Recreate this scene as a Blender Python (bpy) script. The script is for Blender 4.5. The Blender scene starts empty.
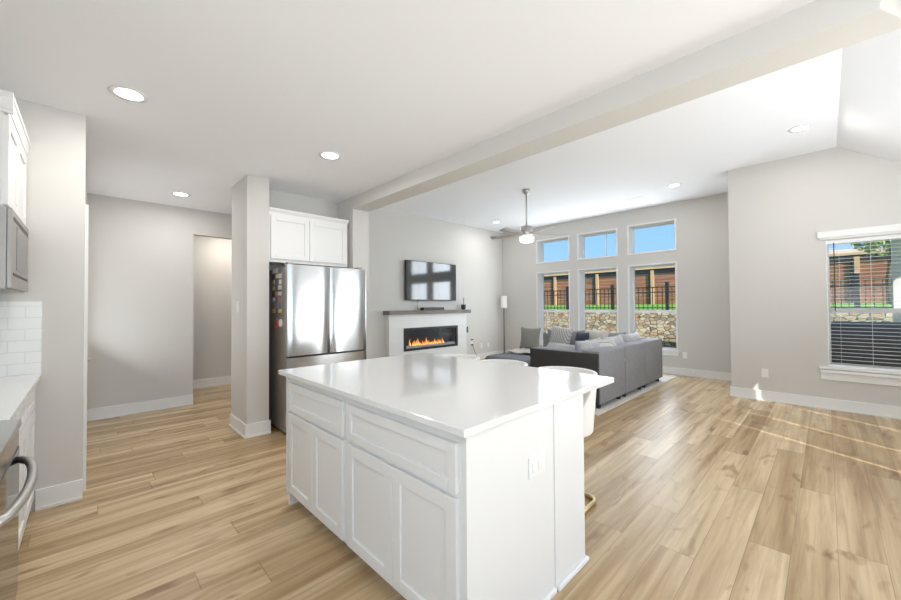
import bpy, bmesh, math, random
from mathutils import Vector, Matrix
random.seed(7)
S = bpy.context.scene
COL = S.collection
PI = math.pi

# ------------------------------------------------------------------ camera
cam_d = bpy.data.cameras.new('camera'); cam = bpy.data.objects.new('camera', cam_d); COL.objects.link(cam)
cam_d.sensor_width = 36.0; cam_d.lens = 36 * 368.9 / 901; cam_d.clip_start = 0.03; cam_d.clip_end = 300
yaw, pitch, roll = 0.794776, 0.016396, -0.006934
fw = Vector((-math.sin(yaw)*math.cos(pitch), math.cos(yaw)*math.cos(pitch), math.sin(pitch)))
rt = Vector((math.cos(yaw), math.sin(yaw), 0)); up = rt.cross(fw)
cr, sr = math.cos(roll), math.sin(roll)
r2 = rt*cr + up*sr; u2 = up*cr - rt*sr
cam.matrix_world = Matrix(((r2.x,u2.x,-fw.x,0),(r2.y,u2.y,-fw.y,0),(r2.z,u2.z,-fw.z,1.35),(0,0,0,1)))
S.camera = cam

# ------------------------------------------------------------------ exposure, sky, sun, daylight, fill lights
S.view_settings.view_transform = 'Standard'; S.view_settings.look = 'None'
S.view_settings.exposure = 0.42; S.view_settings.gamma = 1.0; S.view_settings.use_curve_mapping = False
S.cycles.use_denoising = True; S.cycles.max_bounces = 10; S.cycles.diffuse_bounces = 6
S.cycles.sample_clamp_indirect = 6.0
W = bpy.data.worlds.new('sky'); S.world = W; W.use_nodes = True
wn, wl = W.node_tree.nodes, W.node_tree.links
bg = wn['Background']; bg.inputs['Strength'].default_value = 0.85
tc = wn.new('ShaderNodeTexCoord'); sp = wn.new('ShaderNodeSeparateXYZ'); rp = wn.new('ShaderNodeValToRGB')
wl.new(tc.outputs['Generated'], sp.inputs[0]); wl.new(sp.outputs['Z'], rp.inputs[0]); wl.new(rp.outputs[0], bg.inputs['Color'])
rp.color_ramp.elements[0].position = 0.0; rp.color_ramp.elements[0].color = (0.62,0.82,1.0,1)
rp.color_ramp.elements[1].position = 0.45; rp.color_ramp.elements[1].color = (0.16,0.42,0.93,1)
e = rp.color_ramp.elements.new(0.12); e.color = (0.36,0.66,1.0,1)

sun_d = bpy.data.lights.new('sun','SUN'); sun_d.energy = 6.5; sun_d.angle = 0.005; sun_d.color = (1,0.95,0.86)
sun = bpy.data.objects.new('sun', sun_d); COL.objects.link(sun)
sun.rotation_euler = Vector((-0.70,0.372,-0.575)).to_track_quat('-Z','Y').to_euler()

def area(name, loc, direction, sx, sy, power, color=(1,1,1)):
    d = bpy.data.lights.new(name,'AREA'); d.shape='RECTANGLE'; d.size=sx; d.size_y=sy; d.energy=power; d.color=color
    o = bpy.data.objects.new(name,d); COL.objects.link(o); o.location=loc
    o.rotation_euler = Vector(direction).to_track_quat('-Z','Z').to_euler(); return o
# added fill lights at unseen openings behind and beside the camera, tilted toward ceilings
area('fill_patio_side', (3.52,0.2,1.36), (-1,0,3.0), 3.2, 2.45, 98, (0.87,0.945,1.0))
area('fill_living_side', (1.84,4.35,1.40), (-1,-0.55,1.2), 3.0, 2.2, 104, (0.87,0.945,1.0))
area('fill_dining_side', (1.4,-2.92,1.4), (0,1,1.8), 3.6, 2.0, 76, (0.87,0.945,1.0))
area('fill_entry', (-5.5,-0.35,1.15), (0,1,1.3), 1.1, 1.9, 9, (0.92,0.96,1.0))  # added fill that brightens the hall ceiling from the unseen entry
for xw in (-4.68,-3.58,-2.46):
    area('daylight_tall_window', (xw,8.085,1.42), (0,-1,0), 0.78, 1.40, 15, (0.87,0.945,1.0))
    area('daylight_transom', (xw,8.085,2.70), (0,-1,0), 0.78, 0.48, 5, (0.87,0.945,1.0))
area('fill_passage', (-6.9,1.75,2.70), (0,0,-1), 0.2, 0.2, 11, (1.0,0.92,0.82))  # added unseen light that lifts the dark passage

# ------------------------------------------------------------------ materials
def new_mat(name):
    m = bpy.data.materials.new(name); m.use_nodes = True
    return m, m.node_tree.nodes, m.node_tree.links, m.node_tree.nodes['Principled BSDF']
def mat(name, col, rough=0.5, metal=0.0, noise=0.0, nscale=8.0, spec=None, bump=0.0, bscale=60.0, stretch=(1,1,1), coat=0.0):
    m, n, l, b = new_mat(name)
    b.inputs['Base Color'].default_value = (*col,1); b.inputs['Roughness'].default_value = rough; b.inputs['Metallic'].default_value = metal
    if spec is not None: b.inputs['Specular IOR Level'].default_value = spec
    if coat: b.inputs['Coat Weight'].default_value = coat; b.inputs['Coat Roughness'].default_value = 0.05
    if noise or bump:
        t = n.new('ShaderNodeTexCoord'); mp = n.new('ShaderNodeMapping'); mp.inputs['Scale'].default_value = stretch
        l.new(t.outputs['Object'], mp.inputs[0])
    if noise:
        nz = n.new('ShaderNodeTexNoise'); nz.inputs['Scale'].default_value = nscale; nz.inputs['Detail'].default_value = 5
        mx = n.new('ShaderNodeMix'); mx.data_type='RGBA'
        l.new(mp.outputs[0], nz.inputs['Vector']); l.new(nz.outputs['Fac'], mx.inputs['Factor'])
        mx.inputs[6].default_value = (*[max(0,c*(1-noise)) for c in col],1); mx.inputs[7].default_value = (*[min(1,c*(1+noise)) for c in col],1)
        l.new(mx.outputs[2], b.inputs['Base Color'])
    if bump:
        nb = n.new('ShaderNodeTexNoise'); nb.inputs['Scale'].default_value = bscale; nb.inputs['Detail'].default_value = 3
        bp = n.new('ShaderNodeBump'); bp.inputs['Strength'].default_value = bump; bp.inputs['Distance'].default_value = 0.01
        l.new(mp.outputs[0], nb.inputs['Vector']); l.new(nb.outputs['Fac'], bp.inputs['Height']); l.new(bp.outputs[0], b.inputs['Normal'])
    return m
def emit(name, col, strength):
    m, n, l, b = new_mat(name)
    b.inputs['Base Color'].default_value = (*col,1); b.inputs['Emission Color'].default_value = (*col,1); b.inputs['Emission Strength'].default_value = strength
    return m

M = {}
M['wall'] = mat('wall_paint', (0.63,0.614,0.587), 0.85, bump=0.05, bscale=220)
M['ceiling'] = mat('ceiling_paint', (0.88,0.89,0.92), 0.9, bump=0.05, bscale=180)
M['trim'] = mat('trim_paint', (0.82,0.82,0.815), 0.45)
M['cabinet'] = mat('cabinet_paint', (0.79,0.79,0.785), 0.38)
M['quartz'] = mat('white_quartz', (0.80,0.80,0.795), 0.10, noise=0.012, nscale=6, spec=0.5, coat=0.35)
M['steel'] = mat('brushed_steel', (0.55,0.55,0.55), 0.19, 1.0, bump=0.03, bscale=30, stretch=(1,1,60))
M['steel_dark'] = mat('appliance_side', (0.33,0.30,0.27), 0.45, 0.6)
M['steel_micro'] = mat('microwave_steel', (0.40,0.39,0.37), 0.5, 0.6)
M['black'] = mat('black_plastic', (0.015,0.015,0.017), 0.4)
M['blackglass'] = mat('black_glass', (0.01,0.011,0.013), 0.04, spec=0.6)
M['tvglass'] = mat('screen_glass', (0.010,0.012,0.015), 0.08, spec=1.0, coat=1.0)
M['gold'] = mat('brushed_brass', (0.62,0.50,0.27), 0.28, 1.0)
M['stool'] = mat('stool_shell', (0.85,0.84,0.81), 0.45)
M['plate'] = mat('switch_plate_plastic', (0.85,0.85,0.84), 0.35)
M['nickel'] = mat('brushed_nickel', (0.55,0.54,0.52), 0.35, 0.85)
M['blade'] = mat('fan_blade_grey', (0.48,0.46,0.43), 0.45, noise=0.15, nscale=30)
M['mantel'] = mat('grey_oak', (0.20,0.18,0.16), 0.6, noise=0.5, nscale=6, stretch=(6,1,10))
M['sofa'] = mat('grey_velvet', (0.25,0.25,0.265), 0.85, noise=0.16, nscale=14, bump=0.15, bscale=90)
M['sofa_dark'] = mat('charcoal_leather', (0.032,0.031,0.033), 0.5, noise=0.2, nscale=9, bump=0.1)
M['sofa_cush'] = mat('grey_cushion', (0.25,0.25,0.255), 0.9, noise=0.15, nscale=12)
M['chaise'] = mat('slate_blue_velvet', (0.16,0.17,0.20), 0.75, noise=0.3, nscale=7)
M['pillow_grey'] = mat('sage_grey_linen', (0.27,0.27,0.245), 0.9, noise=0.15, nscale=40, bump=0.2, bscale=150)
M['pillow_navy'] = mat('navy_cloth', (0.06,0.07,0.10), 0.9)
M['throw'] = mat('cream_knit', (0.58,0.56,0.52), 0.95, noise=0.3, nscale=18, bump=0.4, bscale=60)
M['rug'] = mat('cream_rug', (0.66,0.64,0.60), 0.95, noise=0.12, nscale=30, bump=0.3, bscale=120)
M['iron'] = mat('black_iron', (0.02,0.02,0.022), 0.5)
M['dark_cover'] = mat('charcoal_cover', (0.075,0.08,0.088), 0.7)
M['blind'] = mat('white_blind_vinyl', (0.80,0.80,0.79), 0.5)
M['shade'] = mat('lamp_shade_fabric', (0.85,0.84,0.80), 0.8)
M['lamp_metal'] = mat('dull_bronze', (0.18,0.165,0.14), 0.4, 0.8)
M['tan_wood'] = mat('fresh_cedar', (0.58,0.38,0.22), 0.75, noise=0.15, nscale=6, stretch=(1,1,6))
M['post_wood'] = mat('cedar_post', (0.50,0.33,0.19), 0.75, noise=0.2, nscale=6)
M['roof'] = mat('tan_shingle', (0.55,0.42,0.32), 0.9, noise=0.25, nscale=6)
M['stucco'] = mat('brick_house', (0.36,0.24,0.18), 0.9, noise=0.2, nscale=5)
M['bark'] = mat('bark', (0.14,0.10,0.07), 0.9, noise=0.3, nscale=10)
M['leaf'] = mat('leaf_green', (0.30,0.40,0.12), 0.7, noise=0.5, nscale=3)
M['lawn'] = mat('lawn_green', (0.12,0.30,0.035), 0.95, noise=0.5, nscale=3, bump=0.6, bscale=25)
M['diffuser'] = emit('lamp_diffuser', (1.0,0.97,0.92), 6.0)
M['flame'] = emit('flame_orange', (1.0,0.30,0.05), 1.1)
M['flame_core'] = emit('flame_yellow', (1.0,0.66,0.24), 1.2)
M['firebox'] = mat('firebox_black', (0.03,0.032,0.042), 0.35)
M['crystal'] = mat('clear_crystal_bed', (0.62,0.60,0.62), 0.3, noise=0.3, nscale=50)
M['tile_fp'] = mat('white_fireplace_tile', (0.78,0.78,0.77), 0.45, noise=0.05, nscale=4)
M['pot'] = mat('dark_pot', (0.03,0.028,0.03), 0.5)
M['door'] = mat('door_paint', (0.80,0.79,0.77), 0.4)
M['shoe_wood'] = mat('dark_gap', (0.05,0.04,0.03), 0.8)

def glass_mat():
    m = bpy.data.materials.new('window_glass'); m.use_nodes = True
    n, l = m.node_tree.nodes, m.node_tree.links
    for x in list(n):
        if x.type != 'OUTPUT_MATERIAL': n.remove(x)
    out = [x for x in n if x.type == 'OUTPUT_MATERIAL'][0]
    t = n.new('ShaderNodeBsdfTransparent'); g = n.new('ShaderNodeBsdfGlossy'); g.inputs['Roughness'].default_value = 0.0
    t.inputs[0].default_value = (0.97,0.98,0.98,1)
    mx = n.new('ShaderNodeMixShader'); f = n.new('ShaderNodeFresnel'); f.inputs[0].default_value = 1.3
    l.new(f.outputs[0], mx.inputs[0]); l.new(t.outputs[0], mx.inputs[1]); l.new(g.outputs[0], mx.inputs[2]); l.new(mx.outputs[0], out.inputs[0])
    return m
M['glass'] = glass_mat()

def floor_mat():
    m, n, l, b = new_mat('maple_plank_floor')
    tc = n.new('ShaderNodeTexCoord'); sep = n.new('ShaderNodeSeparateXYZ'); l.new(tc.outputs['Object'], sep.inputs[0])
    def math_(op, a, c=None, d=None):
        x = n.new('ShaderNodeMath'); x.operation = op
        for i, v in enumerate((a,c,d)):
            if v is None: continue
            if isinstance(v,(int,float)): x.inputs[i].default_value = v
            else: l.new(v, x.inputs[i])
        return x.outputs[0]
    wd, ln = 0.178, 1.9
    X = math_('DIVIDE', math_('ADD', sep.outputs['X'], 40.03), wd); row = math_('FLOOR', X); fx = math_('FRACT', X)
    w1 = n.new('ShaderNodeTexWhiteNoise'); w1.noise_dimensions='1D'; l.new(row, w1.inputs['W'])
    Y = math_('ADD', math_('DIVIDE', math_('ADD', sep.outputs['Y'], 40.0), ln), math_('MULTIPLY', w1.outputs['Value'], 9.0))
    cl = math_('FLOOR', Y); fy = math_('FRACT', Y)
    cb = n.new('ShaderNodeCombineXYZ'); l.new(row, cb.inputs[0]); l.new(cl, cb.inputs[1])
    w2 = n.new('ShaderNodeTexWhiteNoise'); w2.noise_dimensions='3D'; l.new(cb.outputs[0], w2.inputs['Vector'])
    rnd = w2.outputs['Value']
    # plank tone
    rp = n.new('ShaderNodeValToRGB'); l.new(rnd, rp.inputs[0])
    els = rp.color_ramp.elements
    els[0].position=0.0; els[0].color=(0.43,0.315,0.18,1); els[1].position=1.0; els[1].color=(0.60,0.485,0.32,1)
    x=els.new(0.25); x.color=(0.50,0.385,0.235,1); x=els.new(0.6); x.color=(0.555,0.435,0.275,1)
    # long grain
    gv = n.new('ShaderNodeCombineXYZ'); l.new(math_('MULTIPLY', sep.outputs['X'], 26.0), gv.inputs[0]); l.new(math_('MULTIPLY', sep.outputs['Y'], 1.3), gv.inputs[1]); l.new(math_('MULTIPLY', rnd, 60.0), gv.inputs[2])
    g1 = n.new('ShaderNodeTexNoise'); g1.inputs['Scale'].default_value=1.0; g1.inputs['Detail'].default_value=7; g1.inputs['Roughness'].default_value=0.62; g1.inputs['Distortion'].default_value=0.6; l.new(gv.outputs[0], g1.inputs['Vector'])
    gr = n.new('ShaderNodeValToRGB'); l.new(g1.outputs['Fac'], gr.inputs[0])
    gr.color_ramp.elements[0].position=0.32; gr.color_ramp.elements[0].color=(0.70,0.62,0.54,1); gr.color_ramp.elements[1].position=0.60; gr.color_ramp.elements[1].color=(1.06,1.05,1.03,1)
    mx = n.new('ShaderNodeMix'); mx.data_type='RGBA'; mx.blend_type='MULTIPLY'; mx.inputs['Factor'].default_value=0.8
    l.new(rp.outputs[0], mx.inputs[6]); l.new(gr.outputs[0], mx.inputs[7])
    # knots / mineral streaks
    kv = n.new('ShaderNodeCombineXYZ'); l.new(math_('MULTIPLY', sep.outputs['X'], 7.0), kv.inputs[0]); l.new(math_('MULTIPLY', sep.outputs['Y'], 2.2), kv.inputs[1]); l.new(math_('MULTIPLY', rnd, 31.0), kv.inputs[2])
    k1 = n.new('ShaderNodeTexNoise'); k1.inputs['Scale'].default_value=1.0; k1.inputs['Detail'].default_value=2; k1.inputs['Distortion'].default_value=1.2; l.new(kv.outputs[0], k1.inputs['Vector'])
    kr = n.new('ShaderNodeValToRGB'); l.new(k1.outputs['Fac'], kr.inputs[0])
    kr.color_ramp.elements[0].position=0.60; kr.color_ramp.elements[0].color=(1,1,1,1); kr.color_ramp.elements[1].position=0.74; kr.color_ramp.elements[1].color=(0.60,0.50,0.42,1)
    mk = n.new('ShaderNodeMix'); mk.data_type='RGBA'; mk.blend_type='MULTIPLY'; mk.inputs['Factor'].default_value=1.0
    l.new(mx.outputs[2], mk.inputs[6]); l.new(kr.outputs[0], mk.inputs[7])
    # broad dark and pale bands running along a board
    bv = n.new('ShaderNodeCombineXYZ'); l.new(math_('MULTIPLY', sep.outputs['X'], 11.0), bv.inputs[0]); l.new(math_('MULTIPLY', sep.outputs['Y'], 0.42), bv.inputs[1]); l.new(math_('MULTIPLY', rnd, 17.0), bv.inputs[2])
    b1 = n.new('ShaderNodeTexNoise'); b1.inputs['Scale'].default_value=1.0; b1.inputs['Detail'].default_value=3; b1.inputs['Distortion'].default_value=0.3; l.new(bv.outputs[0], b1.inputs['Vector'])
    br = n.new('ShaderNodeValToRGB'); l.new(b1.outputs['Fac'], br.inputs[0])
    br.color_ramp.elements[0].position=0.34; br.color_ramp.elements[0].color=(0.74,0.65,0.54,1); br.color_ramp.elements[1].position=0.58; br.color_ramp.elements[1].color=(1.08,1.08,1.07,1)
    mb = n.new('ShaderNodeMix'); mb.data_type='RGBA'; mb.blend_type='MULTIPLY'; mb.inputs['Factor'].default_value=1.0
    l.new(mk.outputs[2], mb.inputs[6]); l.new(br.outputs[0], mb.inputs[7]); mk = mb
    # seams
    s1 = math_('LESS_THAN', fx, 0.018); s2 = math_('LESS_THAN', fy, 0.0025); sm = math_('MAXIMUM', s1, s2)
    ms = n.new('ShaderNodeMix'); ms.data_type='RGBA'; ms.blend_type='MULTIPLY'
    l.new(math_('MULTIPLY', sm, 0.55), ms.inputs['Factor']); l.new(mk.outputs[2], ms.inputs[6]); ms.inputs[7].default_value=(0.42,0.33,0.25,1)
    l.new(ms.outputs[2], b.inputs['Base Color'])
    b.inputs['Roughness'].default_value=0.33; b.inputs['Specular IOR Level'].default_value=0.45
    bp = n.new('ShaderNodeBump'); bp.inputs['Strength'].default_value=0.12; bp.inputs['Distance'].default_value=0.004
    l.new(g1.outputs['Fac'], bp.inputs['Height']); l.new(bp.outputs[0], b.inputs['Normal'])
    return m
M['floor'] = floor_mat()

def brick_mat(name, c1, c2, mortar, w, h, msize, rough, axes='XZ', off=0.5):
    m, n, l, b = new_mat(name)
    tc = n.new('ShaderNodeTexCoord'); sep = n.new('ShaderNodeSeparateXYZ'); cb = n.new('ShaderNodeCombineXYZ')
    l.new(tc.outputs['Object'], sep.inputs[0]); l.new(sep.outputs[axes[0]], cb.inputs[0]); l.new(sep.outputs[axes[1]], cb.inputs[1])
    t = n.new('ShaderNodeTexBrick'); t.offset = off; l.new(cb.outputs[0], t.inputs['Vector'])
    t.inputs['Color1'].default_value=(*c1,1); t.inputs['Color2'].default_value=(*c2,1); t.inputs['Mortar'].default_value=(*mortar,1)
    t.inputs['Scale'].default_value=1; t.inputs['Mortar Size'].default_value=msize; t.inputs['Brick Width'].default_value=w; t.inputs['Row Height'].default_value=h
    l.new(t.outputs['Color'], b.inputs['Base Color']); b.inputs['Roughness'].default_value=rough
    bp = n.new('ShaderNodeBump'); bp.inputs['Strength'].default_value=0.25; bp.inputs['Distance'].default_value=0.004; bp.invert=True
    l.new(t.outputs['Fac'], bp.inputs['Height']); l.new(bp.outputs[0], b.inputs['Normal'])
    return m
M['subway_y'] = brick_mat('subway_tile_end', (0.80,0.80,0.78),(0.78,0.78,0.76),(0.70,0.70,0.68),0.15,0.076,0.003,0.2,'YZ')
M['subway_x'] = brick_mat('subway_tile_back', (0.80,0.80,0.78),(0.78,0.78,0.76),(0.70,0.70,0.68),0.15,0.076,0.003,0.2,'XZ')
M['fp_tile'] = brick_mat('fireplace_tile', (0.78,0.78,0.775),(0.74,0.74,0.735),(0.70,0.70,0.69),0.60,0.30,0.004,0.4,'YZ')

def stone_mat():
    m, n, l, b = new_mat('rubble_stone')
    tc = n.new('ShaderNodeTexCoord'); mp = n.new('ShaderNodeMapping'); mp.inputs['Scale'].default_value=(6.5,6.5,12.0); l.new(tc.outputs['Object'], mp.inputs[0])
    v = n.new('ShaderNodeTexVoronoi'); v.inputs['Scale'].default_value=1; v.inputs['Randomness'].default_value=0.85; l.new(mp.outputs[0], v.inputs['Vector'])
    d = n.new('ShaderNodeTexVoronoi'); d.feature='DISTANCE_TO_EDGE'; d.inputs['Scale'].default_value=1; d.inputs['Randomness'].default_value=0.85; l.new(mp.outputs[0], d.inputs['Vector'])
    sc = n.new('ShaderNodeSeparateColor'); l.new(v.outputs['Color'], sc.inputs[0])
    rp = n.new('ShaderNodeValToRGB'); l.new(sc.outputs[0], rp.inputs[0]); E = rp.color_ramp.elements
    E[0].color=(0.24,0.21,0.17,1); E[1].color=(0.64,0.55,0.40,1)
    for p_, c in ((0.25,(0.46,0.37,0.25,1)),(0.5,(0.56,0.46,0.32,1)),(0.68,(0.40,0.20,0.09,1)),(0.76,(0.50,0.42,0.31,1))):
        x = E.new(p_); x.color = c
    nz = n.new('ShaderNodeTexNoise'); nz.inputs['Scale'].default_value=14; nz.inputs['Detail'].default_value=5; l.new(tc.outputs['Object'], nz.inputs['Vector'])
    mx = n.new('ShaderNodeMix'); mx.data_type='RGBA'; mx.blend_type='OVERLAY'; mx.inputs['Factor'].default_value=0.5
    l.new(rp.outputs[0], mx.inputs[6]); l.new(nz.outputs['Fac'], mx.inputs[7])
    er = n.new('ShaderNodeMapRange'); er.inputs['From Min'].default_value=0.02; er.inputs['From Max'].default_value=0.07; l.new(d.outputs['Distance'], er.inputs[0])
    m2 = n.new('ShaderNodeMix'); m2.data_type='RGBA'; l.new(er.outputs[0], m2.inputs['Factor']); m2.inputs[6].default_value=(0.05,0.045,0.04,1); l.new(mx.outputs[2], m2.inputs[7])
    l.new(m2.outputs[2], b.inputs['Base Color']); b.inputs['Roughness'].default_value=0.9
    bp = n.new('ShaderNodeBump'); bp.inputs['Strength'].default_value=0.8; bp.inputs['Distance'].default_value=0.03
    l.new(er.outputs[0], bp.inputs['Height']); l.new(bp.outputs[0], b.inputs['Normal'])
    return m
M['stone'] = stone_mat()

def board_mat():
    m, n, l, b = new_mat('cedar_boards')
    tc = n.new('ShaderNodeTexCoord'); mp = n.new('ShaderNodeMapping'); mp.inputs['Scale'].default_value=(0.7,1,7.1); l.new(tc.outputs['Object'], mp.inputs[0])
    w = n.new('ShaderNodeTexNoise'); w.inputs['Scale'].default_value=1.6; w.inputs['Detail'].default_value=4; l.new(mp.outputs[0], w.inputs['Vector'])
    rp = n.new('ShaderNodeValToRGB'); l.new(w.outputs['Fac'], rp.inputs[0])
    rp.color_ramp.elements[0].position=0.3; rp.color_ramp.elements[0].color=(0.17,0.062,0.03,1); rp.color_ramp.elements[1].position=0.7; rp.color_ramp.elements[1].color=(0.36,0.155,0.075,1)
    l.new(rp.outputs[0], b.inputs['Base Color']); b.inputs['Roughness'].default_value=0.8
    return m
M['boards'] = board_mat()

def pattern_mat():
    m, n, l, b = new_mat('line_pattern_cloth')
    tc = n.new('ShaderNodeTexCoord'); mp = n.new('ShaderNodeMapping'); mp.inputs['Rotation'].default_value=(0.3,0.5,0.7); l.new(tc.outputs['Object'], mp.inputs[0])
    w = n.new('ShaderNodeTexWave'); w.inputs['Scale'].default_value=9; w.inputs['Distortion'].default_value=2.0; w.inputs['Detail'].default_value=1; l.new(mp.outputs[0], w.inputs['Vector'])
    rp = n.new('ShaderNodeValToRGB'); l.new(w.outputs['Fac'], rp.inputs[0])
    rp.color_ramp.elements[0].position=0.08; rp.color_ramp.elements[0].color=(0.24,0.24,0.26,1); rp.color_ramp.elements[1].position=0.16; rp.color_ramp.elements[1].color=(0.55,0.54,0.52,1)
    l.new(rp.outputs[0], b.inputs['Base Color']); b.inputs['Roughness'].default_value=0.9
    return m
M['pattern'] = pattern_mat()
M['cush_light'] = mat('heathered_cushion', (0.42,0.42,0.43), 0.9, noise=0.35, nscale=9, bump=0.2, bscale=80)

# ------------------------------------------------------------------ mesh helpers
class B:
    def __init__(s): s.bm = bmesh.new()
    def box(s, x0,x1,y0,y1,z0,z1):
        v = [s.bm.verts.new((x,y,z)) for z in (z0,z1) for y in (y0,y1) for x in (x0,x1)]
        for f in ((0,2,3,1),(4,5,7,6),(0,1,5,4),(2,6,7,3),(0,4,6,2),(1,3,7,5)): s.bm.faces.new([v[i] for i in f])
        return s
    def prism(s, pts, z0, z1):
        a = [s.bm.verts.new((x,y,z0)) for x,y in pts]; b = [s.bm.verts.new((x,y,z1)) for x,y in pts]; k = len(pts)
        s.bm.faces.new(a[::-1]); s.bm.faces.new(b)
        for i in range(k): s.bm.faces.new((a[i],a[(i+1)%k],b[(i+1)%k],b[i]))
        return s
    def extrude(s, pts, ax, d0, d1):
        # profile pts (u,v) swept along axis ax from d0 to d1; ax 'x': (y,z), ax 'y': (x,z)
        mk = (lambda d,u,v:(d,u,v)) if ax=='x' else (lambda d,u,v:(u,d,v))
        a = [s.bm.verts.new(mk(d0,*p)) for p in pts]; b = [s.bm.verts.new(mk(d1,*p)) for p in pts]; k = len(pts)
        s.bm.faces.new(a); s.bm.faces.new(b[::-1])
        for i in range(k): s.bm.faces.new((a[i],b[i],b[(i+1)%k],a[(i+1)%k]))
        return s
    def lathe(s, prof, c, n=24, axis='z', cap=True):
        rings = []
        for r,h in prof:
            ring = []
            for i in range(n):
                t = 2*PI*i/n; p = (r*math.cos(t), r*math.sin(t), h)
                if axis=='x': p = (p[2],p[0],p[1])
                elif axis=='y': p = (p[0],p[2],p[1])
                ring.append(s.bm.verts.new((c[0]+p[0],c[1]+p[1],c[2]+p[2])))
            rings.append(ring)
        for a,b in zip(rings,rings[1:]):
            for i in range(n): s.bm.faces.new((a[i],a[(i+1)%n],b[(i+1)%n],b[i]))
        if cap:
            s.bm.faces.new(rings[0][::-1]); s.bm.faces.new(rings[-1])
        return s
    def tube(s, pts, r, n=10, closed=False):
        pts = [Vector(p) for p in pts]; rings = []; k = len(pts); prev = None
        for i,p in enumerate(pts):
            if closed: d = pts[(i+1)%k]-pts[i-1]
            else: d = pts[min(i+1,k-1)]-pts[max(i-1,0)]
            d.normalize()
            a = prev if prev is not None else (Vector((0,0,1)) if abs(d.z)<0.9 else Vector((1,0,0)))
            a = (a - d*a.dot(d)).normalized(); prev = a; b = d.cross(a)
            rr = r[i] if isinstance(r,(list,tuple)) else r
            rings.append([s.bm.verts.new(p + a*rr*math.cos(2*PI*j/n) + b*rr*math.sin(2*PI*j/n)) for j in range(n)])
        pairs = list(zip(rings,rings[1:])) + ([(rings[-1],rings[0])] if closed else [])
        for a,b in pairs:
            for j in range(n): s.bm.faces.new((a[j],a[(j+1)%n],b[(j+1)%n],b[j]))
        if not closed:
            s.bm.faces.new(rings[0][::-1]); s.bm.faces.new(rings[-1])
        return s
    def grid(s, fn, nu, nv, wrapu=False):
        g = [[s.bm.verts.new(fn(i/nu, j/nv)) for j in range(nv+1)] for i in range(nu if wrapu else nu+1)]
        k = len(g)
        for i in range(nu):
            for j in range(nv):
                a,b = g[i], g[(i+1)%k]
                try: s.bm.faces.new((a[j],b[j],b[j+1],a[j+1]))
                except ValueError: pass
        return s
    def xf(s, mtx): s.bm.transform(mtx); return s

def wl_(o):
    v = Vector((0,0,0))
    while o: v = v + o.location; o = o.parent
    return v
def obj(name, b, m, parent=None, bevel=0.0, seg=2, smooth=False, subsurf=0, kind=None, label=None):
    me = bpy.data.meshes.new(name)
    bmesh.ops.recalc_face_normals(b.bm, faces=b.bm.faces[:])
    if parent is not None:
        off = wl_(parent); b.bm.transform(Matrix.Translation(-off))
    b.bm.to_mesh(me); b.bm.free()
    o = bpy.data.objects.new(name, me); COL.objects.link(o); me.materials.append(m if not isinstance(m,str) else M[m])
    if parent is not None: o.parent = parent
    if bevel:
        md = o.modifiers.new('edge','BEVEL'); md.width = bevel; md.segments = seg; md.limit_method='ANGLE'; md.angle_limit = 0.6
    if subsurf:
        md = o.modifiers.new('sub','SUBSURF'); md.levels = subsurf; md.render_levels = subsurf
    if smooth or bevel:
        for p in me.polygons: p.use_smooth = bool(smooth)
    if kind: o['kind'] = kind
    if label: o['label'] = label
    return o
def thing(name, label, cat, loc=(0,0,0), group=None):
    o = bpy.data.objects.new(name, None); o.empty_display_size = 0.05; COL.objects.link(o); o.location = loc
    o['label'] = label; o['category'] = cat
    if group: o['group'] = group
    return o
def tag(o, label, cat, group=None, kind=None):
    o['label'] = label; o['category'] = cat
    if group: o['group'] = group
    if kind: o['kind'] = kind
    return o
def struct(name, b, m, parent=None, bevel=0.0): return obj(name, b, m, parent, bevel=bevel, kind='structure')
def copy_tree(o, loc=None, label=None, parent=None):
    c = o.copy(); COL.objects.link(c)
    if parent is not None: c.parent = parent
    if loc is not None: c.location = loc
    if label: c['label'] = label
    for ch in [x for x in bpy.data.objects if x.parent == o]: copy_tree(ch, parent=c)
    return c
def rect_wall(b, ax, d0, d1, u0, u1, z0, z1, holes):
    us = sorted({u0,u1,*[h[0] for h in holes],*[h[1] for h in holes]}); zs = sorted({z0,z1,*[h[2] for h in holes],*[h[3] for h in holes]})
    for a,c in zip(us,us[1:]):
        run = None
        for e_,f in list(zip(zs,zs[1:]))+[(None,None)]:
            solid = e_ is not None and not any(h[0]<(a+c)/2<h[1] and h[2]<(e_+f)/2<h[3] for h in holes)
            if solid: run = (run[0],f) if run else (e_,f)
            elif run:
                if ax=='x': b.box(a,c,d0,d1,*run)
                else: b.box(d0,d1,a,c,*run)
                run = None
    return b
def shaker(b, u0,u1,z0,z1, d, facing, rail=0.055, th=0.02, rec=0.009):
    # frame and recessed panel, front face at d
    def bx(a,c,e,f,fr,bk):
        lo,hi = min(fr,bk),max(fr,bk)
        if facing in ('-y','+y'): b.box(a,c,lo,hi,e,f)
        else: b.box(lo,hi,a,c,e,f)
    sg = 1 if facing in ('-y','-x') else -1
    bk = d+sg*th
    bx(u0,u0+rail,z0,z1,d,bk); bx(u1-rail,u1,z0,z1,d,bk); bx(u0+rail,u1-rail,z0,z0+rail,d,bk); bx(u0+rail,u1-rail,z1-rail,z1,d,bk)
    bx(u0+rail,u1-rail,z0+rail,z1-rail,d+sg*rec,bk)
    return b

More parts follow.
